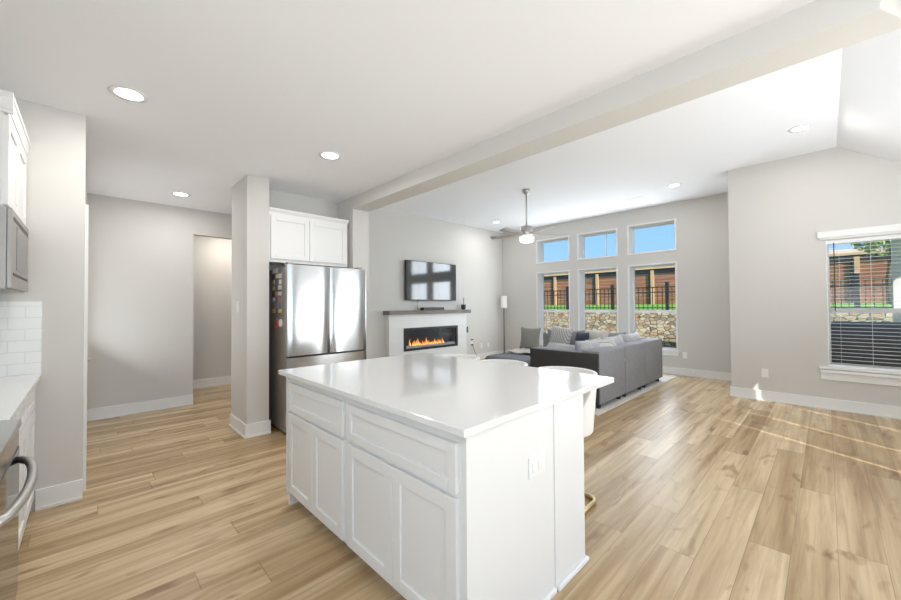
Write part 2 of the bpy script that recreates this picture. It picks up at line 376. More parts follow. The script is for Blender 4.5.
# ------------------------------------------------------------------ the setting
ZK, ZL = 2.75, 3.335
XE, XW = 3.6, -6.25
struct('floor', B().box(-8.2,3.8,-4.2,8.3,-0.1,0.0), 'floor')
struct('ceiling_kitchen', B().box(-8.2,3.8,-4.2,2.52,ZK,ZK+0.1), 'ceiling')
b = B().extrude([(-6.4,ZL),(0.12,ZL),(0.98,ZK),(2.0,ZK),(2.0,ZK+0.12),(1.05,ZK+0.12),(0.16,ZL+0.12),(-6.4,ZL+0.12)],'y',2.56,8.3)
struct('ceiling_living', b, 'ceiling')
struct('trim_beam', B().prism([(-4.81,2.39),(0.18,2.39),(0.26,2.555),(3.8,2.555),(3.8,2.625),(-4.81,2.625)],2.598,ZK+0.001), 'wall')
struct('wall_riser', B().box(-6.4,3.8,2.525,2.625,ZK+0.001,ZL+0.1), 'wall')
# windows in the north wall
LOW = [(-5.115,-4.25,0.455,2.158),(-4.012,-3.143,0.455,2.158),(-2.898,-2.03,0.455,2.158)]
TRN = [(-5.115,-4.25,2.425,2.975),(-4.012,-3.143,2.415,2.98),(-2.898,-2.03,2.418,2.995)]
YN, YR = 8.10, 6.77
struct('wall_north', rect_wall(B(),'x',YN,YN+0.28,-6.4,-0.99,0,ZL+0.05,LOW+TRN), 'wall')
struct('wall_return', B().box(-1.0,-0.86,YR+0.001,YN+0.28,0,ZL+0.05), 'wall')
RW = (0.005,1.25,0.54,2.175)
struct('wall_northeast', rect_wall(B(),'x',YR,YR+0.20,-1.0,3.8,0,ZL+0.05,[RW]), 'wall')
struct('wall_west', B().box(-6.32,-6.2,2.625,YN,0,ZL+0.05), 'wall')
struct('wall_passage', B().box(-6.3,-4.81,2.505,2.62,0,ZK), 'wall')
struct('wall_east', rect_wall(B(),'y',XE,XE+0.15,-4.2,2.55,0,ZK+0.3,[(-1.5,1.9,0.1,2.62)]), 'wall')
EW = [(2.98,3.845,0.30,2.45),(4.44,5.39,0.30,2.45)]
struct('wall_living_east', rect_wall(B(),'y',1.9,2.0,2.63,YR,0,ZL+0.05,EW), 'wall')
struct('wall_corner', B().box(1.9,XE,2.56,2.63,0,ZK), 'wall')
struct('wall_south', rect_wall(B(),'x',-3.15,-3.0,-1.3,XE,0,ZK,[(-0.5,3.3,0.35,2.45)]), 'wall')
struct('wall_kitchen', B().box(-3.74,-1.3,-1.0,-0.87,0,ZK).box(-1.42,-1.3,-3.1,-1.0,0,ZK), 'wall')
struct('wall_stub', B().box(-3.86,-3.741,-1.0,-0.022,0,ZK), 'wall')
# hall, west of the kitchen
struct('wall_hall', rect_wall(B(),'y',-6.37,XW,-4.2,2.505,0,ZK,[(1.055,2.3,-0.01,2.39)]), 'wall')
struct('wall_far', B().box(-7.6,-7.46,-0.5,4.2,0,ZK), 'wall')
struct('wall_pantry', rect_wall(B(),'x',-0.14,-0.022,-6.25,-3.86,0,ZK,[(-4.72,-3.96,-0.01,2.05),(-6.15,-4.85,-0.01,2.35)]), 'wall')  # wide opening added so the entry fill reaches the hall
struct('wall_hall_end', rect_wall(B(),'x',-4.1,-3.95,-6.3,-3.8,0,ZK,[(-5.8,-4.2,0.4,2.4)]), 'wall')
# fridge alcove
struct('wall_pillar', B().box(-4.81,-4.232,1.178,1.397,0,ZK), 'wall')
struct('wall_alcove', B().box(-4.81,-4.60,1.3975,2.3895,0,ZK), 'wall')
struct('wall_alcove_end', B().box(-4.81,-4.195,2.39,2.625,0,2.5975), 'wall')

def base_x(name, x0,x1, y, sgn, h=0.135):   # board along x, room side is sgn
    struct(name, B().box(x0,x1,min(y,y+sgn*0.016),max(y,y+sgn*0.016),0,h).box(x0,x1,min(y,y+sgn*0.026),max(y,y+sgn*0.026),0,0.018), 'trim')
def base_y(name, y0,y1, x, sgn, h=0.135):
    struct(name, B().box(min(x,x+sgn*0.016),max(x,x+sgn*0.016),y0,y1,0,h).box(min(x,x+sgn*0.026),max(x,x+sgn*0.026),y0,y1,0,0.018), 'trim')
base_x('baseboard_north', -6.2,-1.0, YN, -1)
base_x('baseboard_northeast', -1.016,3.6, YR, -1)
base_y('baseboard_return', YR,YN-0.03, -1.0, -1)
base_y('baseboard_west', 2.63,YN-0.03, -6.2, 1)
base_y('baseboard_hall', -0.015,1.055, XW, 1)
base_y('baseboard_far', -0.4,4.0, -7.46, 1)
base_y('baseboard_stub', -0.245,-0.022, -3.741, 1)
struct('baseboard_pillar', B().prism([(-4.81,1.162),(-4.216,1.162),(-4.216,1.41),(-4.232,1.41),(-4.232,1.178),(-4.81,1.178)],0,0.135).prism([(-4.81,1.152),(-4.206,1.152),(-4.206,1.41),(-4.216,1.41),(-4.216,1.162),(-4.81,1.162)],0,0.018), 'trim')
base_y('baseboard_alcove', 2.39,2.63, -4.195, 1)

def make_window(name, x0,x1,z0,z1,yw,double,sill,dp=0.125):
    f = 0.03; yf0, yf1 = yw+dp, yw+dp+0.05
    b = B().box(x0,x0+f,yf0,yf1,z0,z1).box(x1-f,x1,yf0,yf1,z0,z1).box(x0+f,x1-f,yf0,yf1,z0,z0+f).box(x0+f,x1-f,yf0,yf1,z1-f,z1)
    # painted jamb liner in the depth of the wall
    t = 0.012
    b.box(x0,x0+t,yw-0.002,yf0,z0,z1).box(x1-t,x1,yw-0.002,yf0,z0,z1).box(x0,x1,yw-0.002,yf0,z1-t,z1).box(x0,x1,yw-0.002,yf0,z0,z0+t)
    if sill or not double:
        b.box(x0-0.022,x0+0.001,yw-0.012,yw+0.004,z0-0.022,z1+0.022).box(x1-0.001,x1+0.022,yw-0.012,yw+0.004,z0-0.022,z1+0.022).box(x0,x1,yw-0.012,yw+0.004,z1-0.001,z1+0.022)
        if not sill: b.box(x0,x1,yw-0.012,yw+0.004,z0-0.022,z0+0.001)
    zm = (z0+z1)/2 - 0.10
    if double: b.box(x0+f,x1-f,yf0-0.008,yf1,zm-0.028,zm+0.028)
    w = struct(name, b, 'trim', bevel=0.003)
    if double:
        struct('glass', B().box(x0+f-0.005,x1-f+0.005,yf0+0.022,yf0+0.028,z0+f-0.005,zm-0.02), 'glass', w)
        struct('glass', B().box(x0+f-0.005,x1-f+0.005,yf0+0.022,yf0+0.028,zm+0.02,z1-f+0.005), 'glass', w)
    else:
        struct('glass', B().box(x0+f-0.005,x1-f+0.005,yf0+0.022,yf0+0.028,z0+f-0.005,z1-f+0.005), 'glass', w)
    if sill:
        struct('sill', B().box(x0-0.05,x1+0.05,yw-0.035,yw+dp,z0-0.025,z0).box(x0-0.03,x1+0.03,yw-0.018,yw,z0-0.095,z0-0.025), 'trim', w, bevel=0.004)
    return w
n_ = 1
for h in LOW: make_window(f'window_{n_}', *h, YN, True, True, 0.215); n_ += 1
for h in TRN: make_window(f'window_{n_}', *h, YN, False, False, 0.215); n_ += 1
struct('trim_transom_divider', B().box(-3.462,-3.452,YN+0.23,YN+0.25,2.45,2.945), 'trim')
# northeast window pair with casing head, sill and apron
x0,x1,z0,z1 = RW
make_window(f'window_{n_}', x0,x1,z0,z1,YR,True,False)
struct('trim_window_head', B().box(x0-0.075,x1+0.075,YR-0.03,YR,2.192,2.275).box(x0-0.06,x1+0.06,YR-0.018,YR,2.17,2.192), 'trim', bevel=0.003)
struct('trim_window_sill', B().box(x0-0.085,x1+0.085,YR-0.045,YR+0.125,0.512,0.54).box(x0-0.075,x1+0.075,YR-0.045,YR,0.468,0.505).box(x0-0.075,x1+0.075,YR-0.018,YR,0.375,0.468), 'trim', bevel=0.003)

# pantry door: jamb and slab seen edge-on past the stub wall
struct('trim_door_casing', B().box(-3.97,-3.872,-0.022,-0.004,0,2.13).box(-4.80,-3.972,-0.022,-0.004,2.05,2.13).box(-4.80,-4.72,-0.022,-0.004,0,2.05), 'trim')
dr = struct('door_1', shaker(B(),-4.715,-3.965,0.008,2.045,-0.075,'+y',rail=0.11,th=0.035), 'door')
obj('door_lever', B().tube([(-4.02,-0.07,0.95),(-4.02,-0.005,0.95),(-4.03,0.01,0.95),(-4.13,0.012,0.945)],0.009), 'nickel', dr, smooth=True)
# diagonal unseen eave added outside to shade the tall windows
struct('added_eave', B().box(-7,-0.8,YN+0.285,YN+0.75,3.42,3.5).box(-0.8,2.2,YR+0.21,YR+0.62,2.95,3.05), 'trim')
struct('roof', B().box(-8.6,4.2,-4.4,2.6,3.6,3.7).box(-8.6,2.2,2.6,YN+0.75,3.6,3.7), 'roof')

# ------------------------------------------------------------------ outdoors
struct('ground', B().box(-30,-0.86,8.385,11.0,-0.2,0.14).box(-0.855,20,6.975,11.0,-0.2,0.14), 'lawn')
b = B(); b.extrude([(11.15,-0.2),(40.0,-0.2),(40.0,1.75),(17.2,1.37),(11.3,1.17),(11.15,1.17)],'x',-40,30)
struct('lawn', b, 'lawn')
o = obj('retaining_wall', B().box(-30,20,11.0,11.3,0.0,1.205), 'stone'); tag(o,'rubble stone retaining wall behind the tall windows, holding the upper lawn','wall')
t = thing('iron_fence','black iron picket fence standing along the top of the stone wall','fence',(-2,11.42,1.17))
fx = [-11.0,-9.2,-7.3,-6.05,-4.57,-3.08,-1.3,0.45,2.2,3.9]
for a,c in zip(fx,fx[1:]):
    b = B(); k = int((c-a)/0.115)
    for i in range(1,k): 
        x = a+(c-a)*i/k; b.box(x-0.008,x+0.008,11.412,11.428,1.20,1.86)
    for z in (1.26,1.70,1.84): b.box(a,c,11.405,11.435,z-0.014,z+0.014)
    obj('picket_panel', b, 'iron', t)
for x in fx: obj('post', B().box(x-0.04,x+0.04,11.38,11.46,1.15,1.95).box(x-0.048,x+0.048,11.372,11.468,1.95,1.97), 'iron', t)
t = thing('wood_fence','tall reddish cedar board fence with pale posts on the upper lawn','fence',(-2,17.0,1.37))
px_ = [-12.4,-9.66,-7.48,-5.12,-2.9,-0.95,0.68,2.9,5.2]
for a,c in zip(px_,px_[1:]):
    b = B()
    for i in range(10):
        z = 1.36+i*0.142; b.box(a+0.01,c-0.01,17.0+0.004*(i%2),17.03+0.004*(i%2),z,z+0.136)
    obj('board_panel', b, 'boards', t)
    obj('cap_rail', B().box(a,c,16.9,17.14,2.85,2.93), 'tan_wood', t)
    obj('cap_shadow', B().box(a,c,16.955,16.995,2.66,2.849), 'iron', t, label='dark strip standing in for the shadow under the pale cap')  # cap shadow built as a dark bar on the boards
for x in px_:
    obj('post', B().box(x-0.06,x+0.06,16.90,16.99,1.34,2.79), 'post_wood', t)
    obj('post_shadow', B().box(x-0.15,x-0.09,16.93,16.99,1.34,2.72), 'iron', t, label='dark strip standing in for the shadow beside the pale post')  # post shadow built as a dark upright bar
t = thing('house','tan roofed neighbouring house beyond the cedar fence','house',(1,30,1.5))
obj('house_wall', B().box(-3.0,9.0,28,34,1.2,3.6), 'stucco', t)
obj('house_roof', B().extrude([(27.2,3.45),(34.8,3.45),(31.0,4.45)],'x',-3.6,9.6), 'roof', t)
t = thing('garden_tree','leafy green tree seen through the top of the blind','tree',(1.22,15.6,1.3))
obj('tree_trunk', B().tube([(1.22,15.6,1.25),(1.20,15.62,2.0),(1.27,15.6,2.7),(1.2,15.6,3.2)],[0.07,0.06,0.045,0.02]), 'bark', t, smooth=True)
b = B()
for i in range(900):
    d = Vector((random.gauss(0,1),random.gauss(0,1),random.gauss(0,1))).normalized()*random.random()**0.4
    c = Vector((1.25+d.x*0.75,15.6+d.y*0.7,3.12+d.z*0.52)); a1 = Vector((random.gauss(0,1),random.gauss(0,1),random.gauss(0,1))).normalized(); a2 = a1.orthogonal().normalized()
    s_ = random.uniform(0.05,0.10)
    b.bm.faces.new([b.bm.verts.new(p) for p in (c-a1*s_,c+a2*s_*0.5,c+a1*s_,c-a2*s_*0.5)])
obj('foliage', b, 'leaf', t, kind='stuff')
o = obj('patio_post', B().box(0.68,0.80,8.34,8.46,0.14,2.9).box(0.66,0.82,8.32,8.48,0.14,0.24), 'trim', bevel=0.004); tag(o,'white square patio post outside the wide window','post')
t = thing('patio_sofa','charcoal covered patio furniture right outside the blind window','furniture',(1.0,7.6,0.14))
obj('cover', B().box(0.03,1.9,7.22,7.95,0.16,1.085), 'dark_cover', t, bevel=0.05, seg=3, smooth=True)
obj('base_skid', B().box(0.1,1.8,7.3,7.9,0.14,0.2), 'black', t)

# ------------------------------------------------------------------ blind
def blind(xa, xb, label, tilt=0.0, root_name='window_blind'):
    t = thing(root_name, label, 'blind', ((xa+xb)/2,YR+0.03,z0))
    obj('headrail', B().box(xa,xb,YR+0.005,YR+0.055,2.108,2.16), 'blind', t, bevel=0.004)
    b = B(); n = 34; w = 0.0175
    for i in range(n):
        z = 0.59+i*(2.095-0.59)/(n-1); dy, dz = w*math.cos(tilt), w*math.sin(tilt)
        yc = YR+0.034; th = 0.0016
        b.extrude([(yc-dy,z-dz),(yc,z+0.003),(yc+dy,z+dz),(yc+dy,z+dz+th),(yc,z+0.003+th),(yc-dy,z-dz+th)],'x',xa+0.003,xb-0.003)
    obj('slats', b, 'blind', t)
    obj('bottom_rail', B().box(xa+0.002,xb-0.002,YR+0.012,YR+0.058,0.546,0.572), 'blind', t, bevel=0.003)
    b = B()
    for x in (xa+0.11,xa+0.375,xb-0.40,xb-0.11):
        for dy in (-0.026,0.026): b.box(x-0.0008,x+0.0008,YR+0.033+dy*0.75,YR+0.0345+dy*0.75,0.56,2.11)
    obj('ladder_cord', b, 'blind', t)
    obj('tilt_wand', B().tube([(xa+0.065,YR-0.004,2.12),(xa+0.066,YR-0.006,1.25)],0.005), 'iron', t, smooth=True)
    return t
blind(0.012,1.243,'white slatted blind hanging open in the wide window above the low sill')
for a,c,lb in ((3.02,3.792,'unseen closed white blind in the east living room window nearer the kitchen'),(4.494,5.337,'unseen closed white blind in the east living room window nearer the corner')):
    t = thing('window_blind', lb, 'blind', (1.93,(a+c)/2,0.30))  # unseen blind, side gaps sized to cast the floor sun streaks
    b = B()
    for i in range(48):
        z = 0.325+i*0.0432; b.extrude([(1.957,z-0.024),(1.945,z+0.024),(1.943,z+0.024),(1.955,z-0.024)],'y',a,c)
    obj('slats', b, 'blind', t); obj('headrail', B().box(1.92,1.97,a-0.005,c+0.005,2.40,2.448), 'blind', t)
# ------------------------------------------------------------------ kitchen island
YI, XL, XR_ = 0.968, -2.585, -0.922
def island_cabinet(x0, x1, label):
    t = thing('island_cabinet', label, 'cabinet', ((x0+x1)/2,1.27,0), 'island base cabinets')
    obj('body', B().box(x0,x1,YI+0.019,1.585,0.095,0.883).box(x0,x1,YI+0.09,1.585,0,0.095), 'cabinet', t)
    g = 0.022
    d = obj('drawer', shaker(B(),x0+g,x1-g,0.655,0.842,YI,'-y',rail=0.045), 'cabinet', t, bevel=0.0025)
    xm = (x0+x1)/2
    for a,c in ((x0+g,xm-0.002),(xm+0.002,x1-g)):
        obj('door', shaker(B(),a,c,0.108,0.635,YI,'-y',rail=0.058), 'cabinet', t, bevel=0.0025)
    return t
ta = island_cabinet(XL,-1.795,'white island base cabinet on the end nearer the fridge, one drawer over two doors')
t = island_cabinet(-1.794,XR_-0.022,'white island base cabinet with plain end panel and outlet, wider drawer over two doors')
ep = obj('end_panel', B().box(XR_-0.021,XR_,YI+0.012,1.5855,0,0.883), 'cabinet', t, bevel=0.002)
obj('back_panel', B().box(-1.794,XR_+0.006,1.586,1.886,0,0.883), 'cabinet', t, bevel=0.002)
obj('shoe_moulding', B().box(XR_,XR_+0.016,YI+0.012,1.578,0,0.022).box(XR_+0.006,XR_+0.022,1.592,1.90,0,0.022).box(-1.794,XR_+0.006,1.886,1.90,0,0.022), 'trim', t, bevel=0.005, seg=3)
pl = obj('outlet_plate', B().box(XR_,XR_+0.007,1.372,1.496,0.592,0.684), 'plate', t, bevel=0.003)
for yc in (1.41,1.458): obj('socket', B().box(XR_+0.006,XR_+0.011,yc-0.018,yc+0.018,0.618,0.658), 'plate', pl, bevel=0.002)
obj('back_panel', B().box(XL,-1.795,1.586,1.886,0,0.883), 'cabinet', ta, bevel=0.002)
obj('end_panel', B().box(XL-0.019,XL-0.001,YI+0.004,1.585,0.095,0.883).box(XL-0.019,XL-0.001,YI+0.06,1.585,0,0.095).box(XL-0.019,XL+0.0,YI+0.02,YI+0.085,0,0.09), 'cabinet', ta)
o = obj('island_countertop', B().box(-2.677,-0.899,0.945,2.255,0.8845,0.914), 'quartz', bevel=0.003); tag(o,'glossy white quartz countertop on the kitchen island','countertop')

# ------------------------------------------------------------------ bar stools
def make_stool(x, y, label):
    t = thing('bar_stool', label, 'stool', (x,y,0), 'bar stools along the island overhang')
    # tub shell: open towards the island (-y), rounded back at +y
    zt, zb = 0.893, 0.50
    def shell(rx, ry, zlo, off):
        def fn(u, v):
            a = math.radians(-38 + 256*u)          # sweeps round the back
            z = zlo+(zt-zlo)*v; k = 0.85+0.15*v
            arm = 1.0
            dip = 0.22*max(0.0, -math.sin(a)*1.5+0.15)
            zz = z - v*dip if v>0 else z
            return (x+(rx-off)*k*math.cos(a), y+(ry-off)*k*math.sin(a), zz)
        return fn
    b = B(); b.grid(shell(0.225,0.225,zb,0),36,8)
    o = obj('shell', b, 'stool', t, smooth=True)
    md = o.modifiers.new('wall','SOLIDIFY'); md.thickness = 0.028; md.offset = -1
    md = o.modifiers.new('edge','BEVEL'); md.width=0.008; md.segments=3; md.limit_method='ANGLE'; md.angle_limit=0.8
    obj('shell_base', B().lathe([(0.02,0.47),(0.15,0.475),(0.183,0.495),(0.185,0.52)],(x,y,0),36), 'stool', t, smooth=True)
    obj('seat', B().lathe([(0.188,0.52),(0.19,0.54),(0.19,0.585),(0.15,0.605),(0.02,0.61)],(x,y,0),36), 'stool', t, smooth=True)
    obj('column', B().lathe([(0.03,0.02),(0.03,0.43),(0.06,0.47)],(x,y,0),20), 'gold', t, smooth=True)
    pts = []
    for cx,cy,a0 in ((0.10,0.10,0),(-0.10,0.10,90),(-0.10,-0.10,180),(0.10,-0.10,270)):
        for k in range(5):
            a = math.radians(a0+k*22.5); pts.append((x+cx+0.06*math.cos(a), y+cy+0.06*math.sin(a), 0.016))
    obj('floor_ring', B().tube(pts,0.0155,10,closed=True), 'gold', t, smooth=True)
    obj('ring_spoke', B().tube([(x-0.155,y,0.018),(x+0.155,y,0.018)],0.013).tube([(x,y-0.155,0.018),(x,y+0.155,0.018)],0.013), 'gold', t, smooth=True)
    return t
st = make_stool(-1.285,2.345,'white tub bar stool nearest the open end of the island, gold ring base showing')
copy_tree(st,(-1.83,2.335,0),'middle of the three white tub bar stools behind the island')
copy_tree(st,(-2.33,2.335,0),'white tub bar stool at the fridge end of the island')

# ------------------------------------------------------------------ refrigerator and cabinet above
t = thing('refrigerator','stainless french door refrigerator standing in the alcove beside the pillar','refrigerator',(-4.3,1.93,0))
FY0, FY1, FX = 1.482, 2.382, -3.925
obj('body', B().box(-4.585,FX-0.085,FY0,FY1,0.03,1.775), 'steel_dark', t, bevel=0.004)
def door_panel(y0,y1,z0,z1,bulge=0.02):
    def fn(u,v):
        y = y0+(y1-y0)*u; z = z0+(z1-z0)*v
        k = 1-abs(2*u-1)**5
        return (FX-0.02+bulge*k, y, z)
    b = B(); b.grid(fn,40,1)
    # sides and back
    bm = b.bm
    r = bmesh.ops.extrude_face_region(bm, geom=bm.faces[:]); vs = [v for v in r['geom'] if isinstance(v,bmesh.types.BMVert)]
    for v in vs: v.co.x = FX-0.08
    return b
ym = 1.95; DY1 = 2.425
dl = obj('door', door_panel(FY0,ym-0.003,0.835,1.80), 'steel', t, smooth=True); dr2 = obj('door', door_panel(ym+0.003,DY1,0.835,1.80), 'steel', t, smooth=True)
fd = obj('freezer_drawer', door_panel(FY0,DY1,0.10,0.815), 'steel', t, smooth=True)
for o in (dl,dr2,fd):
    md=o.modifiers.new('es','EDGE_SPLIT'); md.split_angle=0.6
obj('handle_groove', B().box(FX-0.06,FX-0.012,FY0+0.01,DY1-0.01,0.8165,0.8335), 'black', t)
for y in (FY0+0.01,FY1-0.06): obj('hinge_cover', B().box(FX-0.14,FX-0.03,y,y+0.05,1.80,1.825), 'steel_dark', t)
obj('toe_grille', B().box(-4.5,FX-0.09,FY0+0.02,FY1-0.02,0.0,0.09), 'black', t)
cols = [(0.75,0.72,0.66),(0.62,0.30,0.12),(0.15,0.20,0.30),(0.70,0.60,0.20),(0.25,0.35,0.18),(0.80,0.80,0.80),(0.45,0.22,0.16),(0.12,0.10,0.10),(0.65,0.50,0.36),(0.55,0.62,0.70)]
names = ['cream','rust','navy','mustard','green','white','brown','black','tan','pale blue']
mm = [mat('magnet_'+nm.replace(' ','_'), c, 0.5, noise=0.25, nscale=60) for nm,c in zip(names,cols)]
k = 0
rows = ['in the top row','in the second row','in the third row','in the fourth row','in the fifth row','in the sixth row','in the seventh row','in the lowest row']
sides = ['nearest the pillar','in the middle','nearest the refrigerator door']
for r_ in range(8):
    for c_ in range(3):
        x = -4.335+c_*0.098+random.uniform(-0.004,0.004); z = 1.755-r_*0.064+random.uniform(-0.003,0.003)
        w = random.uniform(0.03,0.044); h = random.uniform(0.02,0.028); ci = random.randrange(10)
        o = obj('fridge_magnet', B().box(x-w,x+w,FY0-0.006,FY0-0.0005,z-h,z+h), mm[ci], bevel=0.002)
        tag(o, f'small {names[ci]} magnet {rows[r_]} {sides[c_]}', 'magnet', 'picture magnets on the refrigerator side')
o = obj('fridge_magnet', B().lathe([(0.05,0),(0.05,0.008),(0.045,0.011)],(-4.235,FY0-0.0005,1.165),20,axis='y').xf(Matrix.Translation((0,2*FY0-0.001,0))@Matrix.Scale(-1,4,(0,1,0))), mat('magnet_red',(0.5,0.10,0.08),0.5)); tag(o,'round red magnet at the bottom of the cluster on the refrigerator side','magnet','picture magnets on the refrigerator side')
o = obj('fridge_magnet', B().lathe([(0.042,0),(0.042,0.008),(0.038,0.011)],(-4.12,FY0-0.0005,1.18),20,axis='y').xf(Matrix.Translation((0,2*FY0-0.001,0))@Matrix.Scale(-1,4,(0,1,0))), mm[5]); tag(o,'round white magnet at the bottom of the cluster on the refrigerator side','magnet','picture magnets on the refrigerator side')

t = thing('wall_cabinet','white two door cabinet above the refrigerator','cabinet',(-4.4,1.9,1.845))
CX = -4.235
obj('body', B().box(-4.598,CX-0.02,1.399,2.345,1.85,2.40), 'cabinet', t)
obj('door', shaker(B(),1.418,1.846,1.885,2.365,CX,'+x'), 'cabinet', t, bevel=0.002)
obj('door', shaker(B(),1.851,2.325,1.885,2.365,CX,'+x'), 'cabinet', t, bevel=0.002)
obj('crown_moulding', B().extrude([(-4.6,2.40),(CX-0.015,2.40),(CX+0.005,2.43),(CX+0.005,2.445),(-4.6,2.445)],'y',1.399,2.352), 'cabinet', t)

# ------------------------------------------------------------------ left run: cabinets, microwave, range
t = thing('base_cabinet','white base cabinet under the wall counter beside the range','cabinet',(-3.0,-0.55,0))
obj('body', B().box(-3.74,-2.31,-0.865,-0.268,0.09,0.884).box(-3.74,-2.31,-0.865,-0.32,0,0.09), 'cabinet', t)
for a,c in ((-3.68,-3.24),(-3.235,-2.80),(-2.75,-2.33)):
    obj('drawer', shaker(B(),a,c,0.70,0.85,-0.248,'+y',rail=0.045), 'cabinet', t, bevel=0.002)
    obj('door', shaker(B(),a,c,0.11,0.685,-0.248,'+y'), 'cabinet', t, bevel=0.002)
o = obj('wall_countertop', B().box(-3.738,-2.303,-0.868,-0.222,0.8845,0.914), 'quartz', bevel=0.003); tag(o,'white countertop running along the left wall beside the range','countertop')
struct('trim_tile_end', B().box(-3.7405,-3.732,-0.868,-0.225,0.9145,1.40), 'subway_y')
struct('trim_tile_back', B().box(-3.731,-1.3,-0.8695,-0.862,0.9145,1.45), 'subway_x')
t = thing('upper_cabinet','white crowned upper cabinet above the microwave by the photo edge','cabinet',(-3.35,-0.6,1.88))
obj('body', B().box(-3.738,-2.945,-0.868,-0.318,1.88,2.40), 'cabinet', t)
obj('door', shaker(B(),-3.725,-3.345,1.89,2.355,-0.300,'+y'), 'cabinet', t, bevel=0.002)
obj('door', shaker(B(),-3.340,-2.955,1.89,2.355,-0.300,'+y'), 'cabinet', t, bevel=0.002)
pr = [(-0.318,2.36),(-0.302,2.36),(-0.302,2.375),(-0.297,2.378),(-0.297,2.40),(-0.290,2.43),(-0.290,2.436),(-0.284,2.44),(-0.284,2.463),(-0.318,2.463)]
b = B().extrude(pr,'x',-3.738,-2.945)
b.extrude([(-2.945,2.36),(-2.929,2.36),(-2.929,2.375),(-2.924,2.378),(-2.924,2.40),(-2.917,2.43),(-2.917,2.436),(-2.911,2.44),(-2.911,2.463),(-2.945,2.463)],'y',-0.868,-0.284)
obj('crown_moulding', b, 'cabinet', t)
t = thing('microwave','stainless microwave under the upper cabinet beside the stub wall','microwave',(-3.3,-0.6,1.45))
obj('body', B().box(-3.66,-2.91,-0.868,-0.30,1.452,1.876), 'steel_micro', t, bevel=0.004)
dd = obj('door', B().box(-3.655,-2.915,-0.2995,-0.283,1.458,1.87), 'steel_micro', t, bevel=0.003)
obj('door_glass', B().box(-3.58,-3.10,-0.2855,-0.2815,1.56,1.80), 'blackglass', dd)
obj('vent_slot', B().box(-3.60,-2.98,-0.2855,-0.2813,1.815,1.835), 'black', dd)
obj('lower_slot', B().box(-3.60,-2.98,-0.2855,-0.2813,1.525,1.54), 'black', dd)
t = thing('kitchen_range','stainless kitchen range with a bowed door handle by the photo edge','range',(-1.92,-0.5,0))
RX0,RX1 = -2.30,-1.54
obj('body', B().box(RX0,RX1,-0.86,-0.225,0.02,0.90), 'steel_dark', t, bevel=0.003)
obj('cooktop', B().box(RX0+0.01,RX1-0.01,-0.85,-0.26,0.90,0.912), 'blackglass', t, bevel=0.003)
obj('control_panel', B().extrude([(-0.26,0.872),(-0.195,0.872),(-0.19,0.88),(-0.192,0.905),(-0.26,0.912)],'x',RX0,RX1), 'steel', t, bevel=0.003)
od = obj('oven_door', B().box(RX0+0.004,RX1-0.004,-0.2245,-0.197,0.22,0.868), 'steel', t, bevel=0.004)
obj('door_glass', B().box(RX0+0.02,RX1-0.02,-0.1975,-0.194,0.235,0.80), 'blackglass', od)
hp = []
for i in range(17):
    u = i/16; hp.append((RX0+0.06+u*(0.64), -0.19+0.053*math.sin(PI*u)**0.45, 0.757))
obj('handle', B().tube(hp,0.014,10), 'nickel', od, smooth=True)
obj('drawer', B().box(RX0+0.004,RX1-0.004,-0.2245,-0.20,0.04,0.212), 'steel', t, bevel=0.004)
obj('foot', B().box(RX0+0.03,RX0+0.07,-0.30,-0.26,0,0.02).box(RX1-0.07,RX1-0.03,-0.30,-0.26,0,0.02).box(RX0+0.03,RX0+0.07,-0.82,-0.78,0,0.02).box(RX1-0.07,RX1-0.03,-0.82,-0.78,0,0.02), 'black', t)

# ------------------------------------------------------------------ fireplace wall
t = thing('fireplace','white tiled electric fireplace chimney breast below the television','fireplace',(-6.1,5.35,0))
b = rect_wall(B(),'y',-6.199,-6.06,4.24,6.48,0,1.18,[(4.64,6.13,0.445,0.882)])
obj('surround', b, 'fp_tile', t)
FF = -6.06
obj('insert_frame', B().box(FF-0.01,FF+0.014,4.60,4.655,0.425,0.90).box(FF-0.01,FF+0.014,6.115,6.17,0.425,0.90).box(FF-0.01,FF+0.014,4.655,6.115,0.425,0.475).box(FF-0.01,FF+0.014,4.655,6.115,0.855,0.90), 'black', t, bevel=0.002)
fb = obj('firebox', B().box(-6.198,-6.19,4.64,6.13,0.445,0.882).box(-6.19,FF,4.64,4.65,0.445,0.882).box(-6.19,FF,6.12,6.13,0.445,0.882).box(-6.19,FF,4.65,6.12,0.445,0.455).box(-6.19,FF,4.65,6.12,0.872,0.882), 'firebox', t)
obj('ember_bed', B().box(-6.185,FF-0.02,4.66,6.11,0.456,0.525), 'crystal', fb, bevel=0.01)
b = B(); b2 = B()
for i in range(17):
    y = 4.80+i*0.058+random.uniform(-0.015,0.015); h = random.uniform(0.05,0.11) if i%4 else random.uniform(0.11,0.155)
    r = random.uniform(0.012,0.02); x = FF-0.055+random.uniform(-0.02,0.02); z = 0.52
    lean = random.uniform(-0.02,0.02)
    b.tube([(x,y,z),(x,y+lean*0.3,z+h*0.25),(x,y+lean,z+h*0.6),(x,y+lean*1.8,z+h)],[r*0.6,r,r*0.55,0.001],8)
    b2.tube([(x+0.03,y,z),(x+0.03,y+lean*0.3,z+h*0.2),(x+0.03,y+lean*0.8,z+h*0.5)],[r*0.35,r*0.55,0.001],8)
fl = obj('flames', b, 'flame', fb, smooth=True, kind='stuff'); obj('flame_core', b2, 'flame_core', fb, smooth=True)
obj('insert_glass', B().box(FF+0.002,FF+0.006,4.655,6.115,0.475,0.855), 'glass', t)
o = obj('mantel_shelf', B().box(-6.199,-5.985,4.195,6.565,1.182,1.262), 'mantel', bevel=0.004); tag(o,'grey wooden mantel shelf above the fireplace','shelf')
t = thing('television','large black flat television mounted on the wall above the mantel','television',(-6.14,5.43,1.49))
